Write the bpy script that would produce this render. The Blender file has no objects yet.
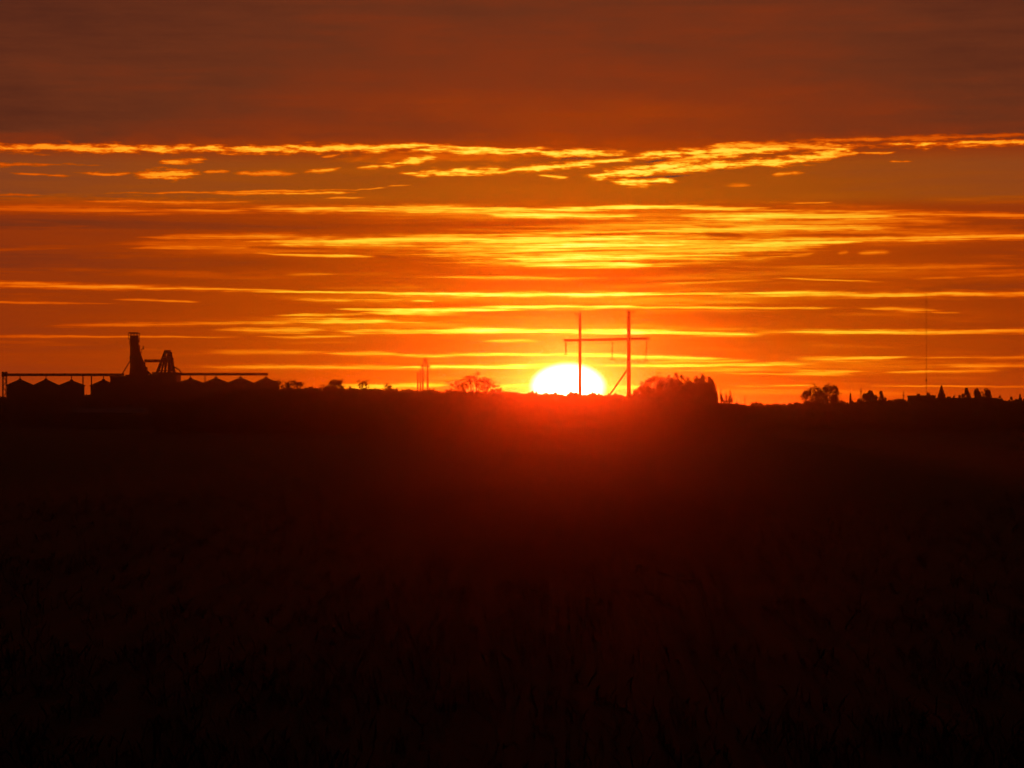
import bpy, math, random
from mathutils import Vector

random.seed(7)
scene = bpy.context.scene
COL = scene.collection

# ------------------------------------------------------------------ camera
F = 2904.0            # long lens: units of image width per radian (20 degree view)
EYE = 4.0             # eye height over the prairie
HOR = 408.0           # row of the true horizon

cam_d = bpy.data.cameras.new('camera')
cam = bpy.data.objects.new('camera', cam_d)
COL.objects.link(cam)
cam_d.sensor_width = 36.0
cam_d.lens = 36.0 * F / 1024.0
cam_d.clip_start = 0.5
cam_d.clip_end = 60000
cam.location = (0, 0, EYE)
cam.rotation_euler = (math.pi / 2 + math.atan((HOR - 384.0) / F), 0, 0)
scene.camera = cam


def wx(px, d):
    """lateral metres of a bearing at distance d"""
    return (px - 512.0) / F * d


def wz(py, d):
    """height over ground of a sight line at distance d"""
    return EYE + (HOR - py) / F * d


# ------------------------------------------------------------------ materials
def srgb(r, g, b):
    def f(c):
        c /= 255.0
        return c / 12.92 if c <= 0.04045 else ((c + 0.055) / 1.055) ** 2.4
    return (f(r), f(g), f(b), 1.0)


def material(name, c1, c2, scale=2.0, rough=0.85, metal=0.0, stretch=(1, 1, 1), detail=4, bump=0.0):
    m = bpy.data.materials.new(name)
    m.use_nodes = True
    nt = m.node_tree
    b = nt.nodes['Principled BSDF']
    tc = nt.nodes.new('ShaderNodeTexCoord')
    mp = nt.nodes.new('ShaderNodeMapping')
    mp.inputs['Scale'].default_value = stretch
    nz = nt.nodes.new('ShaderNodeTexNoise')
    nz.inputs['Scale'].default_value = scale
    nz.inputs['Detail'].default_value = detail
    rp = nt.nodes.new('ShaderNodeValToRGB')
    rp.color_ramp.elements[0].position = 0.32
    rp.color_ramp.elements[1].position = 0.68
    rp.color_ramp.elements[0].color = (*c1, 1)
    rp.color_ramp.elements[1].color = (*c2, 1)
    nt.links.new(tc.outputs['Object'], mp.inputs['Vector'])
    nt.links.new(mp.outputs['Vector'], nz.inputs['Vector'])
    nt.links.new(nz.outputs['Fac'], rp.inputs['Fac'])
    nt.links.new(rp.outputs['Color'], b.inputs['Base Color'])
    b.inputs['Roughness'].default_value = rough
    b.inputs['Metallic'].default_value = metal
    if bump:
        bm_ = nt.nodes.new('ShaderNodeBump')
        bm_.inputs['Strength'].default_value = bump
        nt.links.new(nz.outputs['Fac'], bm_.inputs['Height'])
        nt.links.new(bm_.outputs['Normal'], b.inputs['Normal'])
    return m


M = {
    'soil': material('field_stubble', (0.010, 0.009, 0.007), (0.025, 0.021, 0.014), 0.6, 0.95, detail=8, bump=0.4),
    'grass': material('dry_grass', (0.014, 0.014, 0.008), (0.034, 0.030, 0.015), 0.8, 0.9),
    'gravel': material('gravel', (0.16, 0.14, 0.12), (0.27, 0.25, 0.22), 0.9, 0.95, detail=8),
    'steel': material('galvanised_steel', (0.20, 0.21, 0.22), (0.30, 0.31, 0.32), 1.5, 0.6, 0.2),
    'bin_wall': material('corrugated_bin_steel', (0.18, 0.19, 0.20), (0.30, 0.31, 0.32), 3.0, 0.6, 0.2, (0.2, 0.2, 4)),
    'bin_roof': material('bin_roof_steel', (0.20, 0.21, 0.22), (0.28, 0.29, 0.30), 2.0, 0.65, 0.2),
    'clad': material('metal_cladding', (0.16, 0.15, 0.15), (0.24, 0.23, 0.22), 2.0, 0.7, 0.0, (3, 3, 0.3)),
    'dark_steel': material('painted_steel', (0.05, 0.045, 0.045), (0.09, 0.08, 0.08), 2.0, 0.6, 0.2),
    'wood': material('weathered_pole_wood', (0.07, 0.05, 0.035), (0.13, 0.10, 0.07), 4.0, 0.9, 0, (3, 3, 0.4)),
    'ceramic': material('insulator_ceramic', (0.10, 0.05, 0.035), (0.15, 0.08, 0.06), 5.0, 0.4),
    'white': material('white_paint', (0.70, 0.70, 0.70), (0.80, 0.80, 0.80), 1.0, 0.6),
    'pale_roof': material('pale_metal_roof', (0.62, 0.63, 0.65), (0.75, 0.76, 0.78), 1.2, 0.6, 0, (2, 0.2, 1)),
    'plaster': material('rendered_wall', (0.20, 0.18, 0.16), (0.30, 0.28, 0.25), 1.5, 0.9),
    'bark': material('bark', (0.05, 0.038, 0.028), (0.10, 0.08, 0.06), 5.0, 0.95, 0, (3, 3, 0.5)),
    'leaf': material('autumn_leaf', (0.045, 0.045, 0.018), (0.10, 0.075, 0.03), 0.9, 0.9),
    'poplar_leaf': material('poplar_leaf', (0.035, 0.045, 0.016), (0.08, 0.075, 0.028), 0.9, 0.9),
    'needle': material('spruce_needle', (0.025, 0.038, 0.02), (0.05, 0.06, 0.032), 1.2, 0.95),
}


# ------------------------------------------------------------------ mesh builder
class MB:
    def __init__(self):
        self.v, self.f = [], []

    def quad(self, a, b, c, d):
        n = len(self.v)
        self.v += [tuple(a), tuple(b), tuple(c), tuple(d)]
        self.f.append((n, n + 1, n + 2, n + 3))

    def box(self, x0, x1, y0, y1, z0, z1):
        n = len(self.v)
        self.v += [(x0, y0, z0), (x1, y0, z0), (x1, y1, z0), (x0, y1, z0),
                   (x0, y0, z1), (x1, y0, z1), (x1, y1, z1), (x0, y1, z1)]
        self.f += [(n + 3, n + 2, n + 1, n), (n + 4, n + 5, n + 6, n + 7), (n, n + 1, n + 5, n + 4),
                   (n + 1, n + 2, n + 6, n + 5), (n + 2, n + 3, n + 7, n + 6), (n + 3, n, n + 4, n + 7)]

    def tube(self, pts, rads, seg=6):
        pts = [Vector(p) for p in pts]
        if not isinstance(rads, (list, tuple)):
            rads = [rads] * len(pts)
        rings = []
        for i, p in enumerate(pts):
            d = (pts[min(i + 1, len(pts) - 1)] - pts[max(i - 1, 0)]).normalized()
            a = Vector((0, 0, 1)) if abs(d.z) < 0.9 else Vector((1, 0, 0))
            s = d.cross(a).normalized()
            t = d.cross(s).normalized()
            n = len(self.v)
            for k in range(seg):
                ang = 2 * math.pi * k / seg
                self.v.append(tuple(p + (s * math.cos(ang) + t * math.sin(ang)) * rads[i]))
            rings.append(n)
        for a, b in zip(rings, rings[1:]):
            for k in range(seg):
                k2 = (k + 1) % seg
                self.f.append((a + k, b + k, b + k2, a + k2))
        self.f.append(tuple(range(rings[0], rings[0] + seg)))
        self.f.append(tuple(reversed(range(rings[-1], rings[-1] + seg))))

    def lathe(self, cx, cy, prof, seg=24):
        rings = []
        for r, z in prof:
            n = len(self.v)
            for k in range(seg):
                a = 2 * math.pi * k / seg
                self.v.append((cx + r * math.cos(a), cy + r * math.sin(a), z))
            rings.append(n)
        for a, b in zip(rings, rings[1:]):
            for k in range(seg):
                k2 = (k + 1) % seg
                self.f.append((a + k, a + k2, b + k2, b + k))
        self.f.append(tuple(reversed(range(rings[0], rings[0] + seg))))
        self.f.append(tuple(range(rings[-1], rings[-1] + seg)))

    def leaf(self, c, s, rnd=random):
        a = rnd.uniform(0, 6.283)
        z = rnd.uniform(-0.9, 0.9)
        q = math.sqrt(1 - z * z)
        n = Vector((q * math.cos(a), q * math.sin(a), z))
        t = n.orthogonal().normalized()
        ang = rnd.uniform(0, 6.283)
        u = t * math.cos(ang) + n.cross(t) * math.sin(ang)
        w = n.cross(u)
        c = Vector(c)
        u *= s * rnd.uniform(0.6, 1.1)
        w *= s * rnd.uniform(0.35, 0.7)
        self.quad(c - u, c - w * 0.8, c + u, c + w)

    def build(self, name, mat, parent=None, loc=None, smooth=False):
        me = bpy.data.meshes.new(name)
        me.from_pydata(self.v, [], self.f)
        me.materials.append(M[mat] if isinstance(mat, str) else mat)
        if smooth:
            for p in me.polygons:
                p.use_smooth = True
        o = bpy.data.objects.new(name, me)
        COL.objects.link(o)
        if parent:
            o.parent = parent
        if loc:
            o.location = loc
        return o


def tag(o, label=None, cat=None, group=None, kind=None):
    if label:
        o['label'] = label
    if cat:
        o['category'] = cat
    if group:
        o['group'] = group
    if kind:
        o['kind'] = kind
    return o


def thing(name, label, cat, loc, group=None, rz=0):
    e = bpy.data.objects.new(name, None)
    COL.objects.link(e)
    e.location = loc
    e.rotation_euler = (0, 0, rz)
    e.empty_display_size = 0.5
    return tag(e, label, cat, group)


# ------------------------------------------------------------------ ground and road
g = MB()
rings = [0, 15, 30, 45, 60, 80, 105, 140, 190, 260, 360, 500, 700, 1000, 1500, 2300, 3600, 5600, 8000]
NS = 72
grnd = random.Random(3)
g.v.append((0, 0, 0))
for ri, r in enumerate(rings[1:]):
    for k in range(NS):
        a = 2 * math.pi * k / NS
        g.v.append((r * math.cos(a), r * math.sin(a), 0.0))
for k in range(NS):
    g.f.append((0, 1 + k, 1 + (k + 1) % NS))
for ri in range(len(rings) - 2):
    b0, b1 = 1 + ri * NS, 1 + (ri + 1) * NS
    for k in range(NS):
        k2 = (k + 1) % NS
        g.f.append((b0 + k, b1 + k, b1 + k2, b0 + k2))
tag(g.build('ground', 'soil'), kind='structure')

r = MB()
RW = 3.2
pts = [(400, 186), (200, 190), (90, 191.5), (45, 192.5), (20, 194), (8, 197), (0, 203), (-7, 213)]
L, R_ = [], []
for i, p in enumerate(pts):
    a, b = pts[max(0, i - 1)], pts[min(len(pts) - 1, i + 1)]
    d = Vector((b[0] - a[0], b[1] - a[1])).normalized()
    n = Vector((-d.y, d.x))
    L.append((p[0] + n.x * RW, p[1] + n.y * RW, 0.006))
    R_.append((p[0] - n.x * RW, p[1] - n.y * RW, 0.006))
for i in range(len(pts) - 1):
    r.quad(L[i], L[i + 1], R_[i + 1], R_[i])
tag(r.build('gravel_track', 'gravel'), kind='structure')

# dry grass of the near field
gr = MB()
rg = random.Random(11)
for i in range(9000):
    d = 24 + 110 * rg.random() ** 1.5
    x = rg.uniform(-0.25, 0.25) * d + rg.uniform(-3, 3)
    if rg.random() > 0.55 + 0.45 * math.sin(x * 0.5 + d * 0.23) * math.sin(d * 0.31 + 1):
        continue
    hgt = rg.uniform(0.10, 0.34)
    for b in range(5):
        bx, by = x + rg.uniform(-0.14, 0.14), d + rg.uniform(-0.14, 0.14)
        a = rg.uniform(0, 6.28)
        lean = rg.uniform(0.02, 0.22)
        h = hgt * rg.uniform(0.6, 1.1)
        w = rg.uniform(0.006, 0.014)
        ca, sa = math.cos(a), math.sin(a)
        gr.quad((bx - sa * w, by + ca * w, 0), (bx + sa * w, by - ca * w, 0),
                (bx + ca * lean * .5 + sa * w * .7, by + sa * lean * .5 - ca * w * .7, h * .65),
                (bx + ca * lean, by + sa * lean, h))
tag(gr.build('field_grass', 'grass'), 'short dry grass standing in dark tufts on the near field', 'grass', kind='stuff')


# ------------------------------------------------------------------ grain terminal
D = 640.0
K = D / 900.0
S = F / D
BIN_GROUP_L = 'grain bins left of the elevator towers'
BIN_GROUP_R = 'grain bins right of the elevator towers'


def make_bin(px, peak, eave, label, group):
    R0 = 12.9 / S
    x = wx(px, D)
    zp, ze = wz(peak, D), wz(eave, D)
    t = thing('grain_bin', label, 'grain bin', (x, D, 0), group)
    w = MB()
    prof = [(R0 + 0.15, 0), (R0 + 0.15, 0.25), (R0, 0.26)]
    n = 10
    for k in range(1, n + 1):
        z = 0.26 + (ze - 0.26) * k / n
        prof += [(R0 + 0.03, z - 0.06), (R0, z)]
    w.lathe(0, 0, prof, 32)
    w.build('wall', 'bin_wall', t)
    rf = MB()
    rf.lathe(0, 0, [(R0 + 0.22, ze - 0.05), (R0 + 0.22, ze + 0.06), (0.4, zp - 0.2), (0.4, zp - 0.15)], 32)
    for k in range(16):
        a = math.pi * 2 * k / 16
        rf.tube([((R0 + .2) * math.cos(a), (R0 + .2) * math.sin(a), ze + .1), (.45 * math.cos(a), .45 * math.sin(a), zp - .15)], 0.035, 4)
    rf.build('roof', 'bin_roof', t)
    c = MB()
    c.lathe(0, 0, [(0.36, zp - 0.15), (0.36, zp + 0.07), (0.44, zp + 0.09), (0.1, zp + 0.2)], 16)
    c.build('roof_cap', 'steel', t)
    ld = MB()
    for s in (-0.2, 0.2):
        ld.tube([(s, -R0 - 0.15, 0.5), (s, -R0 - 0.15, ze)], 0.035, 4)
    for k in range(int(ze / 0.4)):
        ld.tube([(-0.2, -R0 - 0.15, 0.6 + 0.4 * k), (0.2, -R0 - 0.15, 0.6 + 0.4 * k)], 0.02, 4)
    ld.build('ladder', 'steel', t)
    return t


make_bin(20, 379.3, 385.5, 'steel grain bin with cone roof at the far left end below the conveyor end post', BIN_GROUP_L)
make_bin(46, 379.3, 386, 'cone roofed grain bin second from the far left, touching bins on both sides', BIN_GROUP_L)
make_bin(71.5, 380.3, 386, 'cone roofed grain bin just left of the narrow bright gap between bins', BIN_GROUP_L)
make_bin(103.5, 379.8, 386, 'cone roofed grain bin standing alone between the bright gap and the elevator building', BIN_GROUP_L)
make_bin(190.5, 378.4, 383.5, 'cone roofed grain bin nearest the right side of the elevator building', BIN_GROUP_R)
make_bin(216, 377.9, 383.5, 'cone roofed grain bin second to the right of the elevator building', BIN_GROUP_R)
make_bin(240.5, 377.6, 383.5, 'cone roofed grain bin third to the right of the elevator building', BIN_GROUP_R)
make_bin(266, 377.6, 384, 'cone roofed grain bin at the right end of the row beside the bare trees', BIN_GROUP_R)


def truss(mb, x0, x1, z0, z1, y0, y1, step, r):
    for z in (z0, z1):
        for y in (y0, y1):
            mb.box(x0, x1, y - r, y + r, z - r, z + r)
    n = max(1, int((x1 - x0) / step))
    for i in range(n):
        a, b = x0 + (x1 - x0) * i / n, x0 + (x1 - x0) * (i + 1) / n
        for y in (y0, y1):
            mb.tube([(a, y, z0), (b, y, z1)] if i % 2 else [(a, y, z1), (b, y, z0)], r * .7, 4)


def conveyor(pxa, pxb, py, supports, endpost, label):
    xm = wx((pxa + pxb) / 2, D)
    t = thing('overhead_conveyor', label, 'conveyor', (xm, D, 0), 'conveyors over the grain bins')
    xa, xb, z = wx(pxa, D) - xm, wx(pxb, D) - xm, wz(py, D)
    c = MB()
    c.box(xa, xb, -0.3, 0.3, z - 0.19, z + 0.2)
    c.build('conveyor_trough', 'dark_steel', t)
    tr = MB()
    truss(tr, xa, xb, z - 0.25, z + 0.28, -0.5, 0.5, 1.3, 0.04)
    tr.build('catwalk_frame', 'dark_steel', t)
    for px, pb, w in supports:
        s = MB()
        x = wx(px, D) - xm
        s.box(x - w * K, x + w * K, -0.2, 0.2, max(0, wz(pb, D)), z - 0.30)
        s.build('support', 'dark_steel', t)
    if endpost:
        px, top = endpost
        x = wx(px, D) - xm
        s = MB()
        for dx in (-0.5, 0.5):
            for dy in (-0.6, 0.6):
                s.tube([(x + dx * .9, dy, 0), (x + dx * .75, dy, wz(top, D))], 0.09, 5)
        zz = 0.3
        i = 0
        while zz < wz(top, D) - 1.2:
            for dy in (-0.6, 0.6):
                s.tube([(x - .4, dy, zz), (x + .4, dy, zz + 1.2)] if i % 2 else [(x + .4, dy, zz), (x - .4, dy, zz + 1.2)], 0.045, 4)
            zz += 1.2
            i += 1
        s.box(x - 0.55, x + 0.55, -0.7, 0.7, wz(top, D) - 1.1, wz(top, D) - 0.15)
        s.build('end_tower', 'dark_steel', t)
    return t


conveyor(6, 124, 374.8, [(20, 379, .1), (46, 379, .1), (71.5, 380, .1), (83, 427.0, .16), (91.5, 427.0, .16), (103.5, 379.5, .1), (112.5, 427.0, .12)],
         (4.6, 371.5), 'long overhead conveyor running left from the tall tower above the bins')
conveyor(176, 268, 374.2, [(190.5, 378, .1), (205, 427.0, .13), (216, 377.5, .1), (240.5, 377.3, .1), (266, 377.3, .1)],
         None, 'overhead conveyor running right from the smaller tower above the bins')

# workhouse building between the bins
xw = wx(146, D)
t = thing('elevator_building', 'dark blocky elevator building with stepped flat roof under the two towers', 'building', (xw, D + 1, 0))
for a, b, top, dp in ((112, 128, 377.6, 4.0), (128.2, 154, 376.2, 5.5), (154.2, 178, 373.6, 4.6)):
    w = MB()
    w.box(wx(a, D) - xw, wx(b, D) - xw, -dp, dp, 0, wz(top, D))
    w.build('wall', 'clad', t)
    rf = MB()
    rf.box(wx(a, D) - xw - .06, wx(b, D) - xw + .06, -dp - .12, dp + .12, wz(top, D) + .003, wz(top, D) + .28)
    rf.build('roof', 'bin_roof', t)
dr = MB()
dr.box(-3.0, -0.4, -5.62, -5.52, 0, 3.6)
dr.build('roller_door', 'dark_steel', t)


def bar(mb, a, b, r, d=0.0, x0=0.0, seg=5):
    mb.tube([(wx(a[0], D) - x0, d, wz(a[1], D)), (wx(b[0], D) - x0, d, wz(b[1], D))], r * K, seg)


# tall bucket elevator tower
xt = wx(134, D)
zr = wz(376, D)
t = thing('elevator_tower', 'tall grain elevator tower with railed head platform and sloping spouts on its right side', 'tower', (xt, D, 0))
fr = MB()
for px in (131.2, 137.2):
    for dy in (-1.1, 1.1):
        bar(fr, (px, 376), (px, 338), .2, dy, xt)
n = 16
for i in range(n):
    ya, yb = 376 - 38 * i / n, 376 - 38 * (i + 1) / n
    for dy in (-1.1, 1.1):
        bar(fr, (131.2, ya), (137.2, yb), .09, dy, xt, 4)
        bar(fr, (137.2, ya), (131.2, yb), .09, dy, xt, 4)
    bar(fr, (131, ya), (137.4, ya), .1, -1.1, xt, 4)
fr.build('lattice_frame', 'dark_steel', t)
for a, b in ((131.7, 133.9), (134.5, 136.7)):
    lg = MB()
    lg.box(wx(a, D) - xt, wx(b, D) - xt, -.5, .5, zr, wz(337, D))
    lg.build('leg_casing', 'steel', t)
hd = MB()
hd.box(wx(130.6, D) - xt, wx(138, D) - xt, -1.2, 1.2, wz(343, D), wz(335.6, D))
hd.build('elevator_head', 'dark_steel', t)
pl = MB()
pl.box(wx(129.4, D) - xt, wx(138.6, D) - xt, -1.6, 1.6, wz(339.6, D), wz(339.0, D))
pl.build('head_platform', 'dark_steel', t)
rl = MB()
for px in (129.5, 132.5, 135.5, 138.5):
    for dy in (-1.5, 1.5):
        bar(rl, (px, 339), (px, 332.9), .09, dy, xt, 4)
rl.box(wx(129.4, D) - xt, wx(129.6, D) - xt, -1.5, 1.5, wz(333.3, D), wz(332.8, D))
rl.box(wx(138.4, D) - xt, wx(138.6, D) - xt, -1.5, 1.5, wz(333.3, D), wz(332.8, D))
for dy in (-1.5, 1.5):
    bar(rl, (129.4, 333), (138.7, 333), .17, dy, xt, 4)
    bar(rl, (129.4, 336), (138.7, 336), .07, dy, xt, 4)
rl.build('railing', 'dark_steel', t)
st = MB()      # stepped stair and distributor on the right
for (a, b, c, e) in ((137, 139.6, 345.2, 352), (137, 140.8, 351.5, 356), (138.2, 141.4, 355.5, 358.2)):
    st.box(wx(a, D) - xt, wx(b, D) - xt, -.9, .9, wz(e, D), wz(c, D))
st.build('distributor', 'dark_steel', t)
for i, (a, b, rr) in enumerate((((140, 355), (146.4, 371), .36), ((139.5, 357), (144, 375.5), .42), ((138.5, 359), (141, 376), .42),
                                ((146.2, 370.5), (153.5, 377), .3), ((140.6, 357), (148, 374.5), .3), ((138, 360), (139.5, 376), .4))):
    sp = MB()
    bar(sp, a, b, rr, -.5 + .25 * i, xt, 6)
    sp.build('spout', 'dark_steel', t)
ph = MB()
ph.box(wx(136.5, D) - xt, wx(145, D) - xt, -.9, .9, zr, wz(362, D))
ph.box(wx(145.02, D) - xt, wx(147.2, D) - xt, -.8, .8, zr, wz(367, D))
ph.build('penthouse', 'clad', t)
for a, b, y, tk in ((129.9, 138.4, 344.2, .5), (136.8, 139.9, 349, .5), (130.3, 141.6, 358.8, .5), (136.9, 143.0, 363.5, .5)):
    lp = MB()
    lp.box(wx(a, D) - xt, wx(b, D) - xt, -1.35, 1.35, wz(y + tk, D), wz(y, D))
    for px in (a + .15, b - .15):
        lp.tube([(wx(px, D) - xt, -1.25, wz(y + tk, D)), (wx(px, D) - xt, -1.25, wz(y - 3, D))], .05, 4)
    lp.tube([(wx(a, D) - xt, -1.25, wz(y - 2.9, D)), (wx(b, D) - xt, -1.25, wz(y - 2.9, D))], .05, 4)
    lp.build('platform', 'dark_steel', t)
mo = MB()
mo.box(wx(137.2, D) - xt, wx(139.3, D) - xt, -.6, .6, wz(342.5, D), wz(339.7, D))
mo.build('drive_motor', 'dark_steel', t)
an = MB()
bar(an, (141, 350), (143.4, 347.5), .09, 0, xt, 4)
bar(an, (143.4, 349.6), (143.4, 346), .13, 0, xt, 4)
bar(an, (141, 353.5), (142.4, 348.5), .07, 0, xt, 4)
an.build('bracket_lamp', 'dark_steel', t)
bc = MB()
bar(bc, (130.6, 360), (122.2, 374), .16, 0, xt)
bar(bc, (130.4, 368.5), (129.4, 376), .14, 0, xt)
bc.build('brace', 'dark_steel', t)

# smaller tower
x2 = wx(167, D)
t = thing('distribution_tower', 'shorter open grain tower with splayed spouts right of the tall elevator tower', 'tower', (x2, D, 0))
hd = MB()
hd.box(wx(164.6, D) - x2, wx(170.6, D) - x2, -1, 1, wz(353.5, D), wz(350.2, D))
hd.build('elevator_head', 'dark_steel', t)
lg = MB()
lg.box(wx(168, D) - x2, wx(171.2, D) - x2, -.7, .7, wz(373.5, D), wz(353.5, D))
lg.build('leg_casing', 'dark_steel', t)
fr = MB()
for px, qx in ((165, 165.2), (171, 173.6)):
    for dy in (-1, 1):
        bar(fr, (px, 352), (qx, 373.5), .16, dy, x2)
for i in range(6):
    ya, yb = 373 - 20 * i / 6, 373 - 20 * (i + 1) / 6
    bar(fr, (165.1, ya), (171.5, yb), .07, 1, x2, 4)
    bar(fr, (172, ya), (165.1, yb), .07, -1, x2, 4)
fr.build('lattice_frame', 'dark_steel', t)
for i, (a, b, rr) in enumerate((((165.6, 351.5), (157, 373.5), .45), ((165.5, 356), (161.3, 373), .34), ((168, 354), (164.6, 373.5), .32),
                                ((171, 356), (174.4, 373.5), .48), ((172.5, 366), (178.5, 369.5), .2), ((178.3, 369.2), (182, 374), .2),
                                ((160.5, 364), (157.6, 371), .5))):
    sp = MB()
    bar(sp, a, b, rr, -.6 + .2 * i, x2, 6)
    sp.build('spout', 'dark_steel', t)

pt = MB()
pt.box(wx(158.5, D) - x2, wx(175.6, D) - x2, -1.4, 1.4, wz(371.2, D), wz(370.3, D))
pt.box(wx(162.5, D) - x2, wx(173.8, D) - x2, -1.2, 1.2, wz(362.3, D), wz(361.7, D))
pt.box(wx(171.7, D) - x2, wx(173.4, D) - x2, -.6, .6, wz(370.2, D), wz(358, D))
pt.build('platform', 'dark_steel', t)

# bridge between the towers
xb = wx(152, D)
t = thing('conveyor_bridge', 'thin horizontal conveyor bridge joining the two grain towers', 'conveyor', (xb, D, wz(361, D)))
c = MB()
c.box(wx(144.4, D) - xb, wx(161.5, D) - xb, -.3, .3, -.16, .2)
c.build('conveyor_trough', 'dark_steel', t)
c = MB()
truss(c, wx(144.4, D) - xb, wx(161.5, D) - xb, -.24, .3, -.5, .5, 1.0, .05)
c.build('catwalk_frame', 'dark_steel', t)

# long pale roofed shed in front of the bins
DS = 560.0
xs = wx(110, DS)
t = thing('low_shed', 'long low shed with a pale metal roof standing before the left grain bins', 'shed', (xs, DS, 0))
hw = 35 / F * DS
w = MB()
w.box(-hw, hw, -2.5, 2.5, 0, 3.1)
w.build('wall', 'clad', t)
rf = MB()
z0, z1 = 3.05, 4.05
n = len(rf.v)
rf.v += [(-hw - .3, -2.8, z0), (hw + .3, -2.8, z0), (hw + .3, 2.8, z0), (-hw - .3, 2.8, z0), (-hw - .3, 0, z1), (hw + .3, 0, z1)]
rf.f += [(n, n + 1, n + 5, n + 4), (n + 2, n + 3, n + 4, n + 5), (n + 1, n + 2, n + 5), (n + 3, n, n + 4), (n + 3, n + 2, n + 1, n)]
rf.build('roof', 'pale_roof', t)
dr = MB()
dr.box(-1.6, 1.6, -2.58, -2.503, 0, 2.5)
dr.build('sliding_door', 'dark_steel', t)

# small white tank
t = thing('storage_tank', 'small round pale tank on a stand before the right grain bins', 'tank', (wx(215, 452), 452, 0))
b = MB()
b.tube([(-.5, 0, 2.9), (-.4, 0, 2.9), (.4, 0, 2.9), (.5, 0, 2.9)], [.3, .48, .48, .3], 20)
b.build('tank_body', 'white', t)
for sx in (-.4, .4):
    for sy in (-.4, .4):
        l = MB()
        l.tube([(sx * .8, sy, 0), (sx * .8, sy * .8, 2.6)], .05, 5)
        l.build('leg', 'dark_steel', t)

# ------------------------------------------------------------------ H-frame power pole
DH = 430.0
SH = F / DH
xh = wx(604.5, DH)
dl, drr = 433.7, 426.3
t = thing('power_pole', 'large wooden two pole H frame with hanging insulators beside the setting sun', 'power pole', (xh, DH, 0))


def hp(px, py, d):
    return (wx(px, d) - xh, d - DH, wz(py, d))


for px, top, d, r0, nm in ((580, 313.3, dl, .215, 0), (628.8, 311, drr, .265, 1)):
    p = MB()
    x, y, z = hp(px, top, d)
    p.tube([(x, y, 0), (x, y, z * .5), (x, y, z)], [r0 * 1.2, r0 * 1.08, r0 * .95], 12)
    po = p.build('pole', 'wood', t, smooth=False)
    s = -1 if nm == 0 else 1
    b = MB()
    b.tube([(x, y - .05, z - .18), (x + s * .72, y - .05, z - .18)], .07, 6)
    b.tube([(x + s * .72, y - .05, z + .08), (x + s * .72, y - .05, z - .34)], .085, 6)
    b.tube([(x + s * .1, y - .05, z - .75), (x + s * .6, y - .05, z - .2)], .035, 5)
    b.build('shield_wire_bracket', 'dark_steel', t)
cr = MB()
a = Vector(hp(565.4, 340.8, dl + 2))
b_ = Vector(hp(648, 338.2, drr - 2.7))
a.z = b_.z = (a.z + b_.z) / 2
dirv = (b_ - a).normalized()
nrm = Vector((-dirv.y, dirv.x, 0))
for off in (-.33, .33):
    p0, p1 = a + nrm * off, b_ + nrm * off
    n = len(cr.v)
    for p in (p0, p1):
        for (o1, o2) in ((-.08, -.18), (.08, -.18), (.08, .18), (-.08, .18)):
            q = p + nrm * o1
            cr.v.append((q.x, q.y, q.z + o2))
    cr.f += [(n, n + 1, n + 2, n + 3), (n + 7, n + 6, n + 5, n + 4)]
    for k in range(4):
        k2 = (k + 1) % 4
        cr.f.append((n + k, n + 4 + k, n + 4 + k2, n + k2))
for f_ in (0.01, .55, .99):
    p = a.lerp(b_, f_)
    q0, q1 = p - nrm * .42, p + nrm * .42
    cr.tube([q0, q1], .04, 6)
cr.build('crossarm', 'wood', t)
for f_, ln, lean in ((.006, 2.1, 0), (.573, 2.95, 0), (.988, 3.15, -.18)):
    top = a.lerp(b_, f_)
    ins = MB()
    ins.tube([top + Vector((0, 0, 0)), top + Vector((lean, 0, -ln))], .035, 6)
    k = 14
    for i in range(k):
        p = top + Vector((lean * (i + 1.5) / (k + 1), 0, -.4 - (ln - .7) * i / (k - 1)))
        ins.lathe(p.x, p.y, [(.04, p.z + .06), (.14, p.z), (.13, p.z - .03), (.04, p.z - .05)], 10)
    io = ins.build('insulator_string', 'ceramic', t)
    cl = MB()
    bt = top + Vector((lean, 0, -ln))
    cl.tube([bt + Vector((-.42, -.7, -.04)), bt + Vector((0, 0, .04)), bt + Vector((.42, .7, -.04))], [.045, .08, .045], 6)
    cl.build('wire_clamp', 'dark_steel', io)
br = MB()
p0 = Vector(hp(627.6, 369.5, drr))
p1 = Vector(hp(582, 444, dl))
p1.z = max(p1.z, .1)
br.tube([p0, p1], .125, 8)
br.build('diagonal_brace', 'wood', t)

# two far power structures
DP = 1000.0
xp = wx(425.2, DP)
t = thing('far_power_pole', 'distant twin pole power structure with a pointed top left of the sun', 'power pole', (xp, DP, 0), 'far power poles left of the sun')


def fbar(mb, a, b, r, d, x0, dy=0.0, seg=6):
    mb.tube([(wx(a[0], d) - x0, dy, wz(a[1], d)), (wx(b[0], d) - x0, dy, wz(b[1], d))], r, seg)


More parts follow.
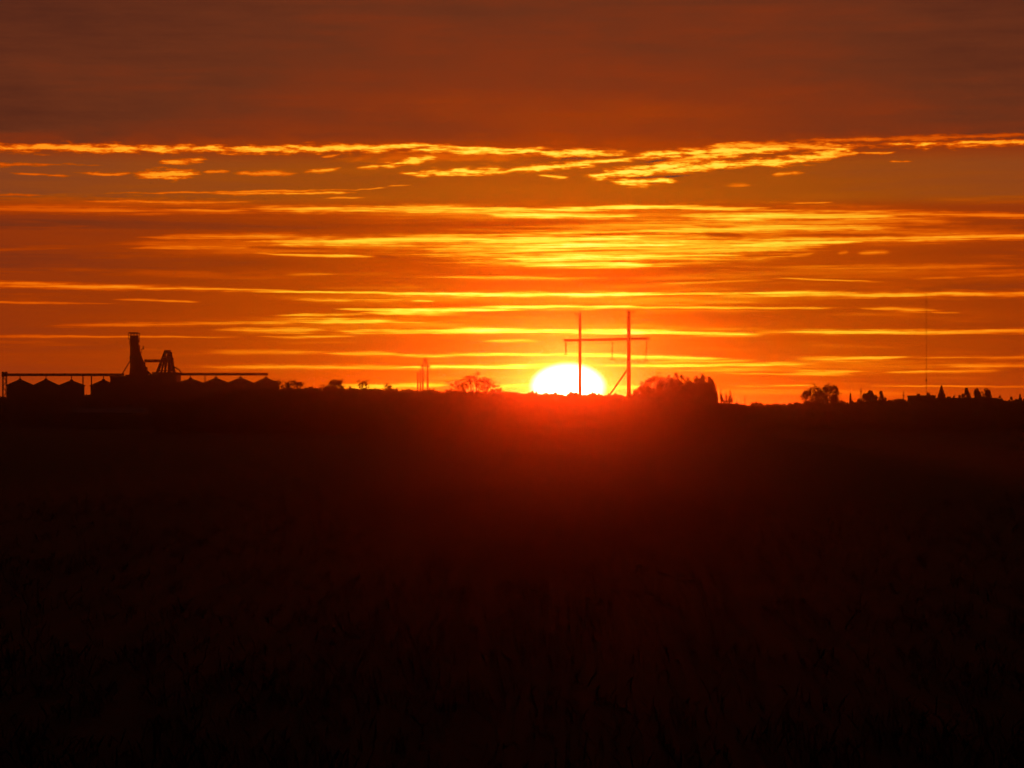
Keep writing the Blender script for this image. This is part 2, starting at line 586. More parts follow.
for px in (422.8, 427.7):
    p = MB()
    p.tube([(wx(px, DP) - xp, 0, 0), (wx(px, DP) - xp, 0, wz(364.5, DP))], [.34, .28], 8)
    p.build('pole', 'wood', t)
c = MB()
fbar(c, (420.6, 366.3), (430.2, 366.3), .26, DP, xp)
c.build('crossarm', 'wood', t)
c = MB()
fbar(c, (422.4, 365.8), (425.2, 357.8), .26, DP, xp)
fbar(c, (428.0, 365.8), (425.2, 357.8), .26, DP, xp)
fbar(c, (423.8, 361.8), (426.6, 361.8), .2, DP, xp)
fbar(c, (425.2, 366), (425.2, 357.2), .2, DP, xp)
c.build('peak_brace', 'wood', t)
c = MB()
fbar(c, (422.8, 382), (427.7, 372), .14, DP, xp)
fbar(c, (427.7, 382), (422.8, 372), .14, DP, xp)
c.build('cross_brace', 'wood', t)
for px in (420.9, 425.2, 429.8):
    c = MB()
    fbar(c, (px, 366.5), (px, 370.5), .14, DP, xp)
    c.build('insulator_string', 'ceramic', t)

DQ = 1080.0
xq = wx(419, DQ)
t = thing('far_power_pole', 'shorter distant twin pole behind the pointed power structure, left of the sun', 'power pole', (xq, DQ, 0), 'far power poles left of the sun')
for px, tp in ((417.8, 372), (420.4, 369.5)):
    p = MB()
    p.tube([(wx(px, DQ) - xq, 0, 0), (wx(px, DQ) - xq, 0, wz(tp, DQ))], [.34, .28], 8)
    p.build('pole', 'wood', t)
c = MB()
fbar(c, (416.6, 374), (421.5, 373.6), .22, DQ, xq)
c.build('crossarm', 'wood', t)


# ------------------------------------------------------------------ trees
def make_tree(name, label, cat, px, top, d, width_px, kind, seed, group=None, n_leaf=1500, low=.84):
    """kind: bare (open, twiggy, leaf knots), dense (upright plumes), spruce, poplar"""
    rn = random.Random(seed)
    H = wz(top, d)
    W = width_px / F * d / 2
    k_ = d / (1000.0 if kind == 'bare' else 720.0)
    t = thing(name, label, cat, (wx(px, d), d, 0), group)
    tr, cr = MB(), MB()
    if kind == 'spruce':
        tr.tube([(0, 0, 0), (0, 0, H * .97)], [max(.1, W * .09), .02], 6)
        for i in range(n_leaf):
            f = rn.random() ** 0.7
            tier = 0.88 + .12 * math.cos(f * H * 9.0)
            rad = W * (1.02 - f) * tier * rn.uniform(.2, 1.0)
            a = rn.uniform(0, 6.283)
            cr.leaf((rad * math.cos(a), rad * math.sin(a), H * (.06 + .94 * f)), max(.16, W * .26 * (1.15 - f)), rn)
    elif kind == 'dense':
        tr.tube([(0, 0, 0), (0, 0, H * .55)], [.22, .14], 7)
        npl = max(5, int(width_px / 2.4))
        for k in range(npl):
            bx = rn.uniform(-.8, .8) * W
            by = rn.uniform(-.7, .7) * W
            hh = H * rn.uniform(low, .98) * (1 - .17 * (bx / W) ** 2)
            if k == 0:
                bx, hh = rn.uniform(-.25, .25) * W, H
            pr = rn.uniform(.34, .52) * min(W, 3.2)
            tr.tube([(bx * .2, by * .2, H * .05), (bx * .8, by * .8, hh * .5), (bx, by, hh * .96)], [.09, .05, .015], 5)
            knots = [(rn.uniform(.3, 1.0), rn.uniform(0, 6.283)) for _ in range(9)]
            for i in range(n_leaf // npl):
                if i % 3:                       # leaf clumps along the plume
                    f0, a0 = rn.choice(knots)
                    f = f0 + rn.gauss(0, .035)
                    a = a0 + rn.gauss(0, .5)
                else:
                    f, a = rn.uniform(0, 1), rn.uniform(0, 6.283)
                f = max(.02, min(1.0, f))
                rr = pr * min(1.0, 5.0 * (1.03 - f)) ** .55 * rn.random() ** .5
                zc = hh * (.06 + .94 * f)
                cx = bx * (0.35 + .65 * min(1, f * 1.6))
                cr.leaf((cx + rr * math.cos(a), by + rr * math.sin(a), zc), rn.uniform(.16, .34) * k_, rn)
    else:  # bare
        tr.tube([(0, 0, 0), (rn.uniform(-.2, .2), 0, H * .32)], [.12 + H * .008, .1], 7)
        nb = rn.randint(6, 9)
        tips = []
        for k in range(nb):
            a = rn.uniform(0, 6.283)
            e = rn.uniform(.25, 1.0)
            tx, ty = math.cos(a) * W * e, math.sin(a) * W * e * .8
            tz = H * (.93 - .40 * e ** 1.6 * rn.uniform(.5, 1.1) - .08 * rn.random())
            mid = (tx * .45, ty * .45, H * .3 + (tz - H * .3) * .55)
            z0 = H * rn.uniform(.12, .32)
            tr.tube([(0, 0, z0), mid, (tx, ty, tz)], [.17 * k_, .12 * k_, .06 * k_], 5)
            tips.append((tx, ty, tz))
            for j in range(4):
                f = rn.uniform(.35, .95)
                p = Vector(mid).lerp(Vector((tx, ty, tz)), f)
                q = p + Vector((rn.uniform(-.3, .3) * W, rn.uniform(-.3, .3) * W, rn.uniform(.05, .2) * H))
                q.z = min(q.z, H * rn.uniform(.86, .95))
                tr.tube([p, q], [.10 * k_, .045 * k_], 4)
                tips.append(tuple(q))
        for i in range(n_leaf):
            c = rn.choice(tips)
            s = abs(rn.gauss(0, .55)) * max(.5 * k_, W * .30)
            a, z = rn.uniform(0, 6.283), rn.uniform(-1, 1)
            cr.leaf((c[0] + s * math.cos(a), c[1] + s * math.sin(a), c[2] + s * .75 * z + H * .02), rn.uniform(.2, .42) * k_, rn)
        for i in range(n_leaf // 3):   # low suckers
            a, q = rn.uniform(0, 6.283), rn.random() ** .5
            cr.leaf((W * .8 * q * math.cos(a), W * .8 * q * math.sin(a), H * rn.uniform(.02, .5)), rn.uniform(.3, .6) * k_, rn)
    tr.build('trunk', 'bark', t)
    cr.build('crown', {'spruce': 'needle', 'dense': 'poplar_leaf', 'bare': 'leaf'}[kind], t)
    return t


GL = 'bare trees between the grain bins and the sun'
make_tree('bare_tree', 'thin spreading tree right beside the last grain bin', 'tree', 284, 376.5, 458, 28, 'bare', 1, GL, 1000)
make_tree('bare_tree', 'sparse tree with a drooping crown, second from the grain bins', 'tree', 295, 378.5, 462, 20, 'bare', 2, GL, 800)
make_tree('shrub', 'low shrub in the dip between the first two clumps of bare trees', 'shrub', 310, 386, 458, 16, 'bare', 3, GL, 500)
make_tree('bare_tree', 'rounded bare tree with dense top in the middle of the left tree row', 'tree', 337, 377.5, 458, 24, 'bare', 4, GL, 1300)
make_tree('bare_tree', 'small twiggy tree leaning on the left of the rounded bare tree', 'tree', 325, 382, 460, 15, 'bare', 5, GL, 500)
make_tree('bare_tree', 'see through twiggy tree right of the rounded bare tree', 'tree', 364, 378.5, 458, 18, 'bare', 6, GL, 500)
make_tree('shrub', 'little ragged shrub between the two see through trees', 'shrub', 378, 386, 458, 11, 'bare', 7, GL, 300)
make_tree('bare_tree', 'small round topped tree nearest to the far power poles on their left', 'tree', 389, 381, 458, 17, 'bare', 8, GL, 600)
GM = 'bushy trees left of the sun'
make_tree('bare_tree', 'low branching tree just right of the far power poles', 'tree', 458, 376.5, 452, 26, 'bare', 9, GM, 1000)
make_tree('bare_tree', 'tallest knotty tree in the clump left of the sun', 'tree', 473, 371.5, 455, 26, 'bare', 10, GM, 1000)
make_tree('bare_tree', 'leaning tree between the tallest knotty tree and the sun', 'tree', 486, 374, 453, 24, 'bare', 12, GM, 900)
make_tree('shrub', 'low bush at the right foot of the clump closest to the sun', 'shrub', 500, 383.5, 452, 20, 'bare', 13, GM, 700)

GR = 'trees of the large dark grove right of the power pole'
DG = 436.0
for px, top, w, lab, sd, dd in (
    (642, 381.5, 14, 'lowest leafy tree at the left edge of the large grove beside the power pole', 21, 0),
    (651, 376.5, 16, 'plumed tree second from the left in the large grove', 22, 8),
    (662, 372.3, 18, 'tallest tree of the large grove, left of its middle', 23, 0),
    (673, 373.3, 18, 'broad upright tree just right of the tallest grove tree', 24, 6),
    (684, 375.3, 18, 'level topped tree in the middle of the large grove', 25, 0),
    (695, 376.3, 17, 'tree in the slight notch of the grove top, right of the middle', 26, 7),
    (705, 373.8, 16, 'dark pointed tree forming the right shoulder of the large grove', 27, 0),
    (713, 380, 12, 'narrow tree stepping down at the right side of the large grove', 28, 5),
):
    make_tree('broadleaf_tree', lab, 'tree', px, top, DG + dd, w * 1.35, 'dense', sd, GR, 7500, .9)
for px, top, w, lab, sd in (
    (720.5, 389, 5, 'small upright tree first past the right end of the large grove', 31),
    (725.5, 393, 4, 'shortest slim tree in the gap right of the large grove', 32),
    (730.6, 391.3, 4.6, 'slender spire shaped tree last of the three small trees by the large grove', 33),
):
    make_tree('slim_tree', lab, 'tree', px, top, 440, w * 1.3, 'dense', sd, 'small slim trees right of the large grove', 700)

GF = 'trees along the right horizon'
for px, top, w, kind, lab, sd in (
    (759, 401.6, 12, 'bare', 'rounded low bush on the right horizon beside a thin post', 41),
    (814.5, 383.8, 15, 'dense', 'left one of the paired tall dense trees on the right horizon', 42),
    (830.5, 382.6, 15, 'dense', 'right one of the paired tall dense trees on the right horizon', 43),
    (850.5, 393.5, 4, 'spruce', 'tiny narrow conifer right of the paired dense trees', 44),
    (870, 390.5, 11, 'dense', 'left tree of the low squarish clump before the flat roofed building', 45),
    (879.5, 391.5, 10, 'dense', 'right tree of the low squarish clump before the flat roofed building', 46),
    (929, 393, 9, 'dense', 'rough low tree standing at the foot of the tall thin mast', 47),
    (941.5, 385.8, 11, 'spruce', 'pointed spruce, tallest tree behind the flat roofed building', 48),
    (954, 395, 6, 'dense', 'small shrubby tree just right of the pointed spruce', 49),
    (967, 388.5, 9, 'dense', 'first of three close upright trees near the right edge', 50),
    (976, 387.6, 8, 'dense', 'middle one of three close upright trees near the right edge', 51),
    (986.5, 387.3, 10, 'dense', 'last and broadest of three close upright trees near the right edge', 52),
    (1000, 396.2, 5, 'dense', 'small bush poking up alone right of the three upright trees', 53),
    (1011, 397.5, 6, 'dense', 'low bush second from the right edge of the view', 54),
    (1020, 394.3, 6, 'spruce', 'small dark conifer closest to the right edge of the view', 55),
):
    make_tree({'bare': 'shrub', 'dense': 'broadleaf_tree', 'spruce': 'conifer_tree'}[kind], lab, 'tree' if kind != 'bare' else 'shrub',
              px, top, 530, w * {'dense': 1.45, 'spruce': 2.6, 'bare': 1.35}[kind], kind, sd, GF, 3600 if w > 7 else 1800, .915)


# far masses of scrub nobody can count
def thicket(name, label, prof, d, depth, n, leaf, seed):
    rn = random.Random(seed)
    m = MB()
    xs = [p[0] for p in prof]
    x0, x1 = xs[0], xs[-1]

    def topy(px):
        for (a, ya), (b, yb) in zip(prof, prof[1:]):
            if a <= px <= b:
                return ya + (yb - ya) * (px - a) / (b - a)
        return prof[-1][1]
    ph = [rn.uniform(0, 6.28) for _ in range(4)]
    for i in range(n):
        px = rn.uniform(x0, x1)
        wob = .9 * math.sin(px * .31 + ph[0]) + .7 * math.sin(px * .83 + ph[1]) + .5 * math.sin(px * 1.9 + ph[2])
        H = wz(topy(px) + 1.2 + wob, d)
        dy = rn.uniform(-depth, depth)
        f = 1 - rn.random() ** 1.3
        H2 = H * math.sqrt(max(.1, 1 - (dy / depth) ** 2 * .7))
        m.leaf((wx(px, d), d + dy, H2 * f), rn.uniform(.6, 1.1) * leaf, rn)
    return tag(m.build(name, 'leaf'), label, 'scrub', kind='stuff')


thicket('far_thicket', 'low dark belt of scrub along the horizon from the grain bins to the sun and grove',
        [(160, 405), (195, 399), (225, 391), (262, 388.5), (300, 388), (345, 387.5), (380, 389), (420, 390), (450, 390.5), (500, 391.5), (540, 393), (580, 393.5), (610, 394.5), (660, 396), (720, 403), (745, 405)],  # left end extended to shade a sunlit strip of ground
        472, 7, 42000, .70, 61)
thicket('far_thicket', 'dark belt of scrub behind the left grain bins',
        [(-160, 397), (0, 397), (40, 395), (85, 393.5), (150, 392), (230, 391)], 675, 8, 20000, .95, 62)
thicket('far_thicket', 'very low dark line of scrub along the right horizon',
        [(730, 404.3), (765, 403.8), (800, 403.2), (830, 401.5), (870, 400.2), (910, 399.2), (960, 399.5), (992, 398.6), (1008, 399.8), (1030, 399.0), (1150, 400)], 560, 8, 26000, .62, 63)

# ------------------------------------------------------------------ right side building, mast, posts
DB = 505.0
xb = wx(950, DB)
t = thing('flat_building', 'long low flat roofed building on the right horizon under the row of trees', 'building', (xb, DB, 0))
w = MB()
w.box(wx(931, DB) - xb, wx(992, DB) - xb, -5, 5, 0, wz(399.4, DB))
w.build('wall', 'plaster', t)
w = MB()
w.box(wx(912, DB) - xb, wx(930.9, DB) - xb, -5.5, 5.5, 0, wz(396.9, DB))
w.build('wall', 'plaster', t)
for a, b, y, dp in ((911.6, 931.2, 396.9, 5.7), (931.3, 992.4, 399.4, 5.2)):
    rf = MB()
    rf.box(wx(a, DB) - xb, wx(b, DB) - xb, -dp, dp, wz(y, DB) + .003, wz(y, DB) + .25)
    rf.build('roof', 'dark_steel', t)
for px, w_, top in ((917, 2.2, 395.4), (947, 3, 398.2), (958.5, 1.4, 396.8), (981, 2.4, 398.3)):
    u = MB()
    base = 396.9 if px < 931 else 399.4
    u.box(wx(px, DB) - xb, wx(px + w_, DB) - xb, -1, .2, wz(base, DB) + .253, wz(top, DB) + .3)
    u.build('roof_vent', 'steel', t)
v = MB()
v.box(wx(923.5, DB) - xb, wx(925, DB) - xb, -5.56, -5.503, wz(405, DB), wz(403.3, DB))
v.build('vent_cover', 'white', t)
for px in (940, 952, 964, 978):
    wn = MB()
    wn.box(wx(px, DB) - xb, wx(px + 5, DB) - xb, -5.06, -5.003, 1.2, 2.6)
    wn.build('window', 'dark_steel', t)

DM = 330.0
t = thing('radio_mast', 'very tall thin guyed mast rising above the trees at right', 'mast', (wx(926.3, DM), DM, 0))
m = MB()
Hm = wz(293, DM)
for k in range(3):
    a = 2.094 * k
    m.tube([(.055 * math.cos(a), .055 * math.sin(a), 0), (.055 * math.cos(a), .055 * math.sin(a), Hm)], .007, 5)
z = .3
k = 0
while z < Hm - .4:
    a, b = 2.094 * k, 2.094 * (k + 1)
    m.tube([(.055 * math.cos(a), .055 * math.sin(a), z), (.055 * math.cos(b), .055 * math.sin(b), z + .35)], .008, 4)
    z += .35
    k += 1
m.build('lattice_mast', 'dark_steel', t)
for k in range(3):
    a = 2.094 * k + .4
    gq = MB()
    gq.tube([(0, 0, Hm * .96), (6 * math.cos(a), 6 * math.sin(a), 0)], .004, 4)
    gq.build('guy_wire', 'dark_steel', t)
c = MB()
c.lathe(0, 0, [(.07, wz(381.5, DM)), (.09, wz(381, DM)), (.09, wz(379.8, DM)), (.07, wz(379.3, DM))], 10)
c.build('mast_collar', 'dark_steel', t)


def post(px, top, d, label, r0):
    t = thing('utility_post', label, 'post', (wx(px, d), d, 0), 'thin posts on the right horizon')
    p = MB()
    p.tube([(0, 0, 0), (0, 0, wz(top, d))], [r0, r0 * .75], 7)
    p.build('pole', 'wood', t)
    c = MB()
    c.box(-r0 * 1.9, r0 * 1.9, -r0 * .5, r0 * .5, wz(top, d) - .75, wz(top, d) - .6)
    c.build('crossarm', 'wood', t)


post(745, 395.5, 500, 'thin dark post between the slim trees and the rounded low bush', .08)
post(861, 387.5, 500, 'thin leaning looking post left of the low squarish tree clump', .09)
post(903.5, 391.5, 500, 'short thin post just left of the flat roofed building', .09)

# small white marker in the field
dm = EYE * F / (523.5 - HOR)
t = thing('marker_stake', 'tiny white marker stake alone in the dark field right of the centre', 'marker', (wx(753, dm), dm, 0))
s = MB()
s.tube([(0, 0, 0), (.01, 0, .2)], .018, 6)
s.build('stake', 'wood', t)
s = MB()
s.box(-.05, .06, -.012, .012, .2, .27)
s.build('flag', 'white', t)

# ------------------------------------------------------------------ haze volume, added to imitate lens glare around the sun
HAZE_DENSITY = 1 / 7500.0
hb = MB()
hb.box(-8300, 8300, -8300, 8300, -1.0, 21.8)
hm = bpy.data.materials.new('glare_haze')
hm.use_nodes = True
nt = hm.node_tree
nt.nodes.remove(nt.nodes['Principled BSDF'])
pv = nt.nodes.new('ShaderNodeVolumePrincipled')
pv.inputs['Color'].default_value = (0.95, 0.93, 0.90, 1)
pv.inputs['Density'].default_value = HAZE_DENSITY
pv.inputs['Anisotropy'].default_value = 0.973
nt.links.new(pv.outputs['Volume'], nt.nodes['Material Output'].inputs['Volume'])
tag(hb.build('haze', hm), 'added haze volume over the whole prairie standing in for lens glare', 'haze', kind='stuff')

# ------------------------------------------------------------------ sun lamp
SUN_AZ = math.atan((566 - 512) / F)
SUN_EL = math.radians(0.75)
sd = bpy.data.lights.new('sun', 'SUN')
sd.energy = 0.33
sd.color = (1.0, 0.038, 0.0015)
sd.angle = math.radians(1.6)
so = bpy.data.objects.new('sun', sd)
COL.objects.link(so)
sv = Vector((math.sin(SUN_AZ) * math.cos(SUN_EL), math.cos(SUN_AZ) * math.cos(SUN_EL), math.sin(SUN_EL)))
so.rotation_euler = (-sv).to_track_quat('-Z', 'Y').to_euler()
so.location = (0, 0, 60)

# ------------------------------------------------------------------ sky: procedural sunset clouds, by direction
world = bpy.data.worlds.new('World')
scene.world = world
world.use_nodes = True
nt = world.node_tree
for n in list(nt.nodes):
    nt.nodes.remove(n)
N, LK = nt.nodes, nt.links


def put(sock, v):
    if isinstance(v, bpy.types.NodeSocket):
        LK.new(v, sock)
    else:
        sock.default_value = v


def mt(op, a, b=0.0, c=0.0, clamp=False):
    n = N.new('ShaderNodeMath')
    n.operation = op
    n.use_clamp = clamp
    put(n.inputs[0], a)
    put(n.inputs[1], b)
    put(n.inputs[2], c)
    return n.outputs[0]


def vm(op, a, b=None, c=None):
    n = N.new('ShaderNodeVectorMath')
    n.operation = op
    put(n.inputs[0], a)
    if b is not None:
        put(n.inputs[1], b)
    if c is not None:
        put(n.inputs[2], c)
    return n.outputs[0]


def smooth(x, a, b, lo=0.0, hi=1.0):
    n = N.new('ShaderNodeMapRange')
    n.interpolation_type = 'SMOOTHSTEP'
    put(n.inputs['Value'], x)
    n.inputs['From Min'].default_value = a
    n.inputs['From Max'].default_value = b
    n.inputs['To Min'].default_value = lo
    n.inputs['To Max'].default_value = hi
    return n.outputs['Result']


def vec3(x, y, z=0.0):
    n = N.new('ShaderNodeCombineXYZ')
    put(n.inputs[0], x)
    put(n.inputs[1], y)
    put(n.inputs[2], z)
    return n.outputs[0]


def noise(su, sv_, off, detail=4.0, rough=0.55):
    v = vec3(mt('MULTIPLY', U, su), mt('MULTIPLY', V, sv_), off)
    n = N.new('ShaderNodeTexNoise')
    n.inputs['Scale'].default_value = 1.0
    n.inputs['Detail'].default_value = detail
    n.inputs['Roughness'].default_value = rough
    LK.new(v, n.inputs['Vector'])
    return n.outputs['Fac']


def mixc(f, a, b, mode='MIX'):
    n = N.new('ShaderNodeMix')
    n.data_type = 'RGBA'
    n.blend_type = mode
    fs = [s for s in n.inputs if s.identifier == 'Factor_Float'][0]
    put(fs, f)
    put([s for s in n.inputs if s.identifier == 'A_Color'][0], a)
    put([s for s in n.inputs if s.identifier == 'B_Color'][0], b)
    return [s for s in n.outputs if s.identifier == 'Result_Color'][0]


tc = N.new('ShaderNodeTexCoord')
sx = N.new('ShaderNodeSeparateXYZ')
LK.new(tc.outputs['Generated'], sx.inputs[0])
U = mt('MULTIPLY', mt('ARCTAN2', sx.outputs[0], sx.outputs[1]), F)      # azimuth, 1/F radians
V = mt('MULTIPLY', mt('ARCSINE', sx.outputs[2]), F)                     # elevation, 1/F radians

RAG = smooth(V, 195, 225)       # the upper rim is ragged, the lower layers are combed out smooth
rag_amp = mt('MULTIPLY_ADD', RAG, 3.6, 2.4)
warp = mt('ADD', mt('MULTIPLY', mt('SUBTRACT', noise(.005, .02, 1.7, 2), .5), 4.5),
          mt('MULTIPLY', mt('SUBTRACT', noise(.035, .12, 8.1, 4), .5), rag_amp))
VW = mt('ADD', V, warp)
edge_f = mt('MULTIPLY', mt('MULTIPLY', mt('SUBTRACT', noise(.055, .27, 4.2, 5, .64), .5), 2.5), mt('MULTIPLY_ADD', RAG, .72, .28))
edge_s = mt('MULTIPLY', mt('SUBTRACT', noise(.010, .36, 5.9, 6, .68), .5), mt('SUBTRACT', 2.3, mt('MULTIPLY', RAG, 1.3)))
edge = mt('ADD', edge_f, edge_s)
edge1 = mt('ADD', edge, 1.0)
UV3 = vec3(U, U, U)
VV3 = vec3(VW, VW, VW)
E3 = vec3(edge1, edge1, edge1)

# lit streaks: x0, y0, x1, y1, half thickness, brightness
STREAKS = [
    (330, 214, 960, 216, 12, .22), (400, 250, 830, 247, 21, .44), (500, 228, 980, 222, 11, .34), (120, 247, 520, 246, 11, .20), (640, 236, 1050, 236, 12, .24),
    (250, 296, 820, 300, 12, .16), (250, 326, 760, 330, 12, .16), (600, 368, 1000, 366, 9, .16), (-300, 207, 300, 206, 9, .16),
    (690, 272, 1100, 276, 8, .14), (330, 160, 560, 156, 6, .18),
    (-600, 157, 345, 149, 5, .72), (190, 152, 452, 146.5, 5, .66), (395, 150, 645, 154.5, 4.6, .66), (620, 157, 800, 150, 5, .66),
    (398, 173.5, 525, 171, 4.6, .64), (495, 172, 605, 163, 4, .64), (565, 165, 655, 157, 3.2, .62), (535, 175.5, 570, 177, 2, .5),
    (580, 177.5, 705, 164, 6, .68), (640, 173, 810, 160, 5.2, .66), (606, 182, 678, 181, 4.2, .68), (660, 163, 760, 152, 5, .6),
    (760, 168, 860, 150, 5.5, .68), (770, 175.4, 806, 173.6, 2, .40), (820, 148, 1700, 143, 5, .72), (855, 155.3, 900, 155, 1.5, .5),
    (887, 163.7, 911, 163.2, 1.3, .45), (724, 186.5, 750, 185.8, 1.8, .28), (830, 157, 860, 155, 2, .5), (780, 143, 1100, 139, 3, .35),
    (-300, 171, 105, 168, 2.8, .42), (15, 178, 74, 180, 2, .45), (73, 176, 138, 177, 2, .5), (132, 177, 204, 176, 5, .6),
    (158, 165, 210, 162, 3, .58), (203, 174, 232, 174, 1.6, .4), (230, 175.4, 302, 174.6, 2.6, .40), (302, 174.5, 346, 168, 2.6, .45),
    (354, 168, 382, 167, 2.5, .5), (376, 167, 438, 158, 4, .6), (320, 157.5, 342, 155, 1.5, .35), (690, 148, 860, 149, 5, .5),
    (90, 196.5, 365, 190.5, 1.4, .4), (-250, 200, 62, 198, 2, .38), (200, 195.5, 362, 194, 1.8, .45), (352, 191.5, 387, 188, 1.1, .4),
    (386, 186.8, 414, 185, .9, .35), (324, 199.5, 367, 198, 1.1, .36), (75, 204.5, 250, 203, 2.5, .42), (-400, 211, 270, 213, 6, .34),
    (140, 211.5, 265, 211.5, 2, .42), (230, 210, 500, 210, 4.6, .52), (370, 208, 570, 211, 5, .52), (470, 215, 650, 217, 4.2, .58),
    (505, 211.5, 710, 206, 3.6, .6), (590, 206, 810, 212, 3.2, .52), (660, 217, 910, 219, 6.5, .55), (790, 213, 1120, 222, 3.5, .45),
    (785, 205, 834, 204, 1.3, .38), (135, 240, 320, 236, 4, .38), (130, 250.5, 265, 248, 3, .38), (235, 243, 530, 238, 7, .5),
    (250, 254, 385, 257, 2.2, .42), (430, 240, 660, 238, 7, .56), (475, 247, 725, 244, 6.5, .66), (465, 259, 765, 256, 6, .6),
    (495, 263, 660, 266, 5, .6), (590, 232, 920, 228, 6.5, .5), (690, 240, 1200, 239, 4, .52), (715, 247, 870, 242, 4, .62),
    (425, 277, 625, 278, 2, .22), (285, 275.5, 340, 274, 1.5, .18), (610, 278, 810, 275, 4, .16), (660, 284, 780, 281, 2, .2),
    (750, 270, 1030, 268, 5, .26), (772, 279, 885, 282, 1.4, .36), (908, 280, 968, 279, 2.4, .24), (965, 278, 1060, 276, 2.6, .26),
    (786, 257, 815, 253, 2.4, .24), (855, 254, 890, 252, 3.0, .30), (836, 254, 848, 252.5, 2.0, .22), (-80, 254, 80, 251, 2, .14),
    (-300, 281, 310, 291.5, 4, .48), (240, 292.3, 405, 293, 1.7, .5), (355, 294, 710, 294, 3.8, .62), (620, 294, 1250, 296.5, 4, .52),
    (-200, 303, 135, 305, 1.6, .36), (115, 301, 203, 302.5, 1.6, .36), (285, 301, 415, 300, 2.6, .36), (408, 301, 437, 301, 1.6, .42),
    (333, 310, 425, 311, 2, .42), (355, 314, 555, 306.5, 4.6, .58), (470, 308, 650, 306, 3.2, .55), (590, 307, 790, 308.5, 1.7, .34),
    (740, 309, 845, 309, 1.7, .34), (855, 309, 945, 312, 2.6, .42), (925, 313.5, 957, 313.5, 1.1, .24), (270, 316, 370, 315, 2, .4),
    (45, 327, 270, 323, 3, .32), (220, 322, 410, 322.5, 4, .36), (290, 323, 375, 323, 3, .46), (355, 322, 435, 323, 1.6, .3),
    (210, 331, 335, 330, 4, .34), (330, 331.5, 470, 331, 3.6, .42), (370, 330, 720, 332, 4.2, .58), (630, 331, 775, 335, 3.2, .48),
    (690, 334, 1250, 332.5, 3.4, .46), (-250, 337, 265, 338, 1.7, .32), (255, 337, 365, 336, 2, .3), (478, 341, 545, 341, 2, .42),
    (200, 353, 335, 352, 3, .24), (325, 354, 405, 354, 2.6, .3), (385, 355.5, 570, 355, 2.4, .48), (535, 354, 740, 358.5, 2.8, .5),
    (190, 367, 430, 367, 3, .3), (375, 368, 570, 366, 3, .5), (590, 366, 840, 365, 3.2, .45), (780, 360, 915, 358, 2.8, .4),
    (640, 362, 775, 360, 2.4, .3), (890, 359, 1180, 357.5, 2.2, .32), (905, 366, 1120, 366, 3.2, .34), (775, 374, 865, 372, 2.8, .38),
    (875, 373, 1010, 371, 2.6, .36), (690, 373, 860, 375.5, 1.6, .36), (755, 387, 815, 386, 1.2, .3), (865, 386, 1150, 388.5, 1.4, .32),
    (325, 386, 455, 385, 4, .36), (485, 388, 545, 386, 3, .4), (600, 388, 645, 387, 2.6, .36), (730, 386.5, 770, 387, 1.2, .25),
]
DARKS = [
    (505, 252.5, 650, 250, 1.4, .22), (700, 234, 748, 236.5, 3, .24), (635, 258.5, 790, 256, 1.3, .22), (770, 236, 925, 236, 2, .22),
    (370, 256, 400, 257, 2.4, .18), (430, 253, 512, 250, 1.6, .16), (690, 226, 740, 228, 1.8, .16), (240, 248, 345, 249, 1.6, .16),
    (410, 334, 450, 335, 1.2, .12), (780, 380, 1060, 388, 1.2, .07), (640, 270, 900, 270, 2.4, .10), (560, 159, 600, 160, 2.2, .10),
    (-300, 228, 420, 226, 6, .07), (-300, 262, 400, 266, 12, .045), (400, 225, 650, 222, 3.5, .10), (820, 290, 1200, 287, 5, .06),
    (640, 163, 700, 160, 1.4, .22), (600, 178.6, 690, 177, 1.2, .25),
]


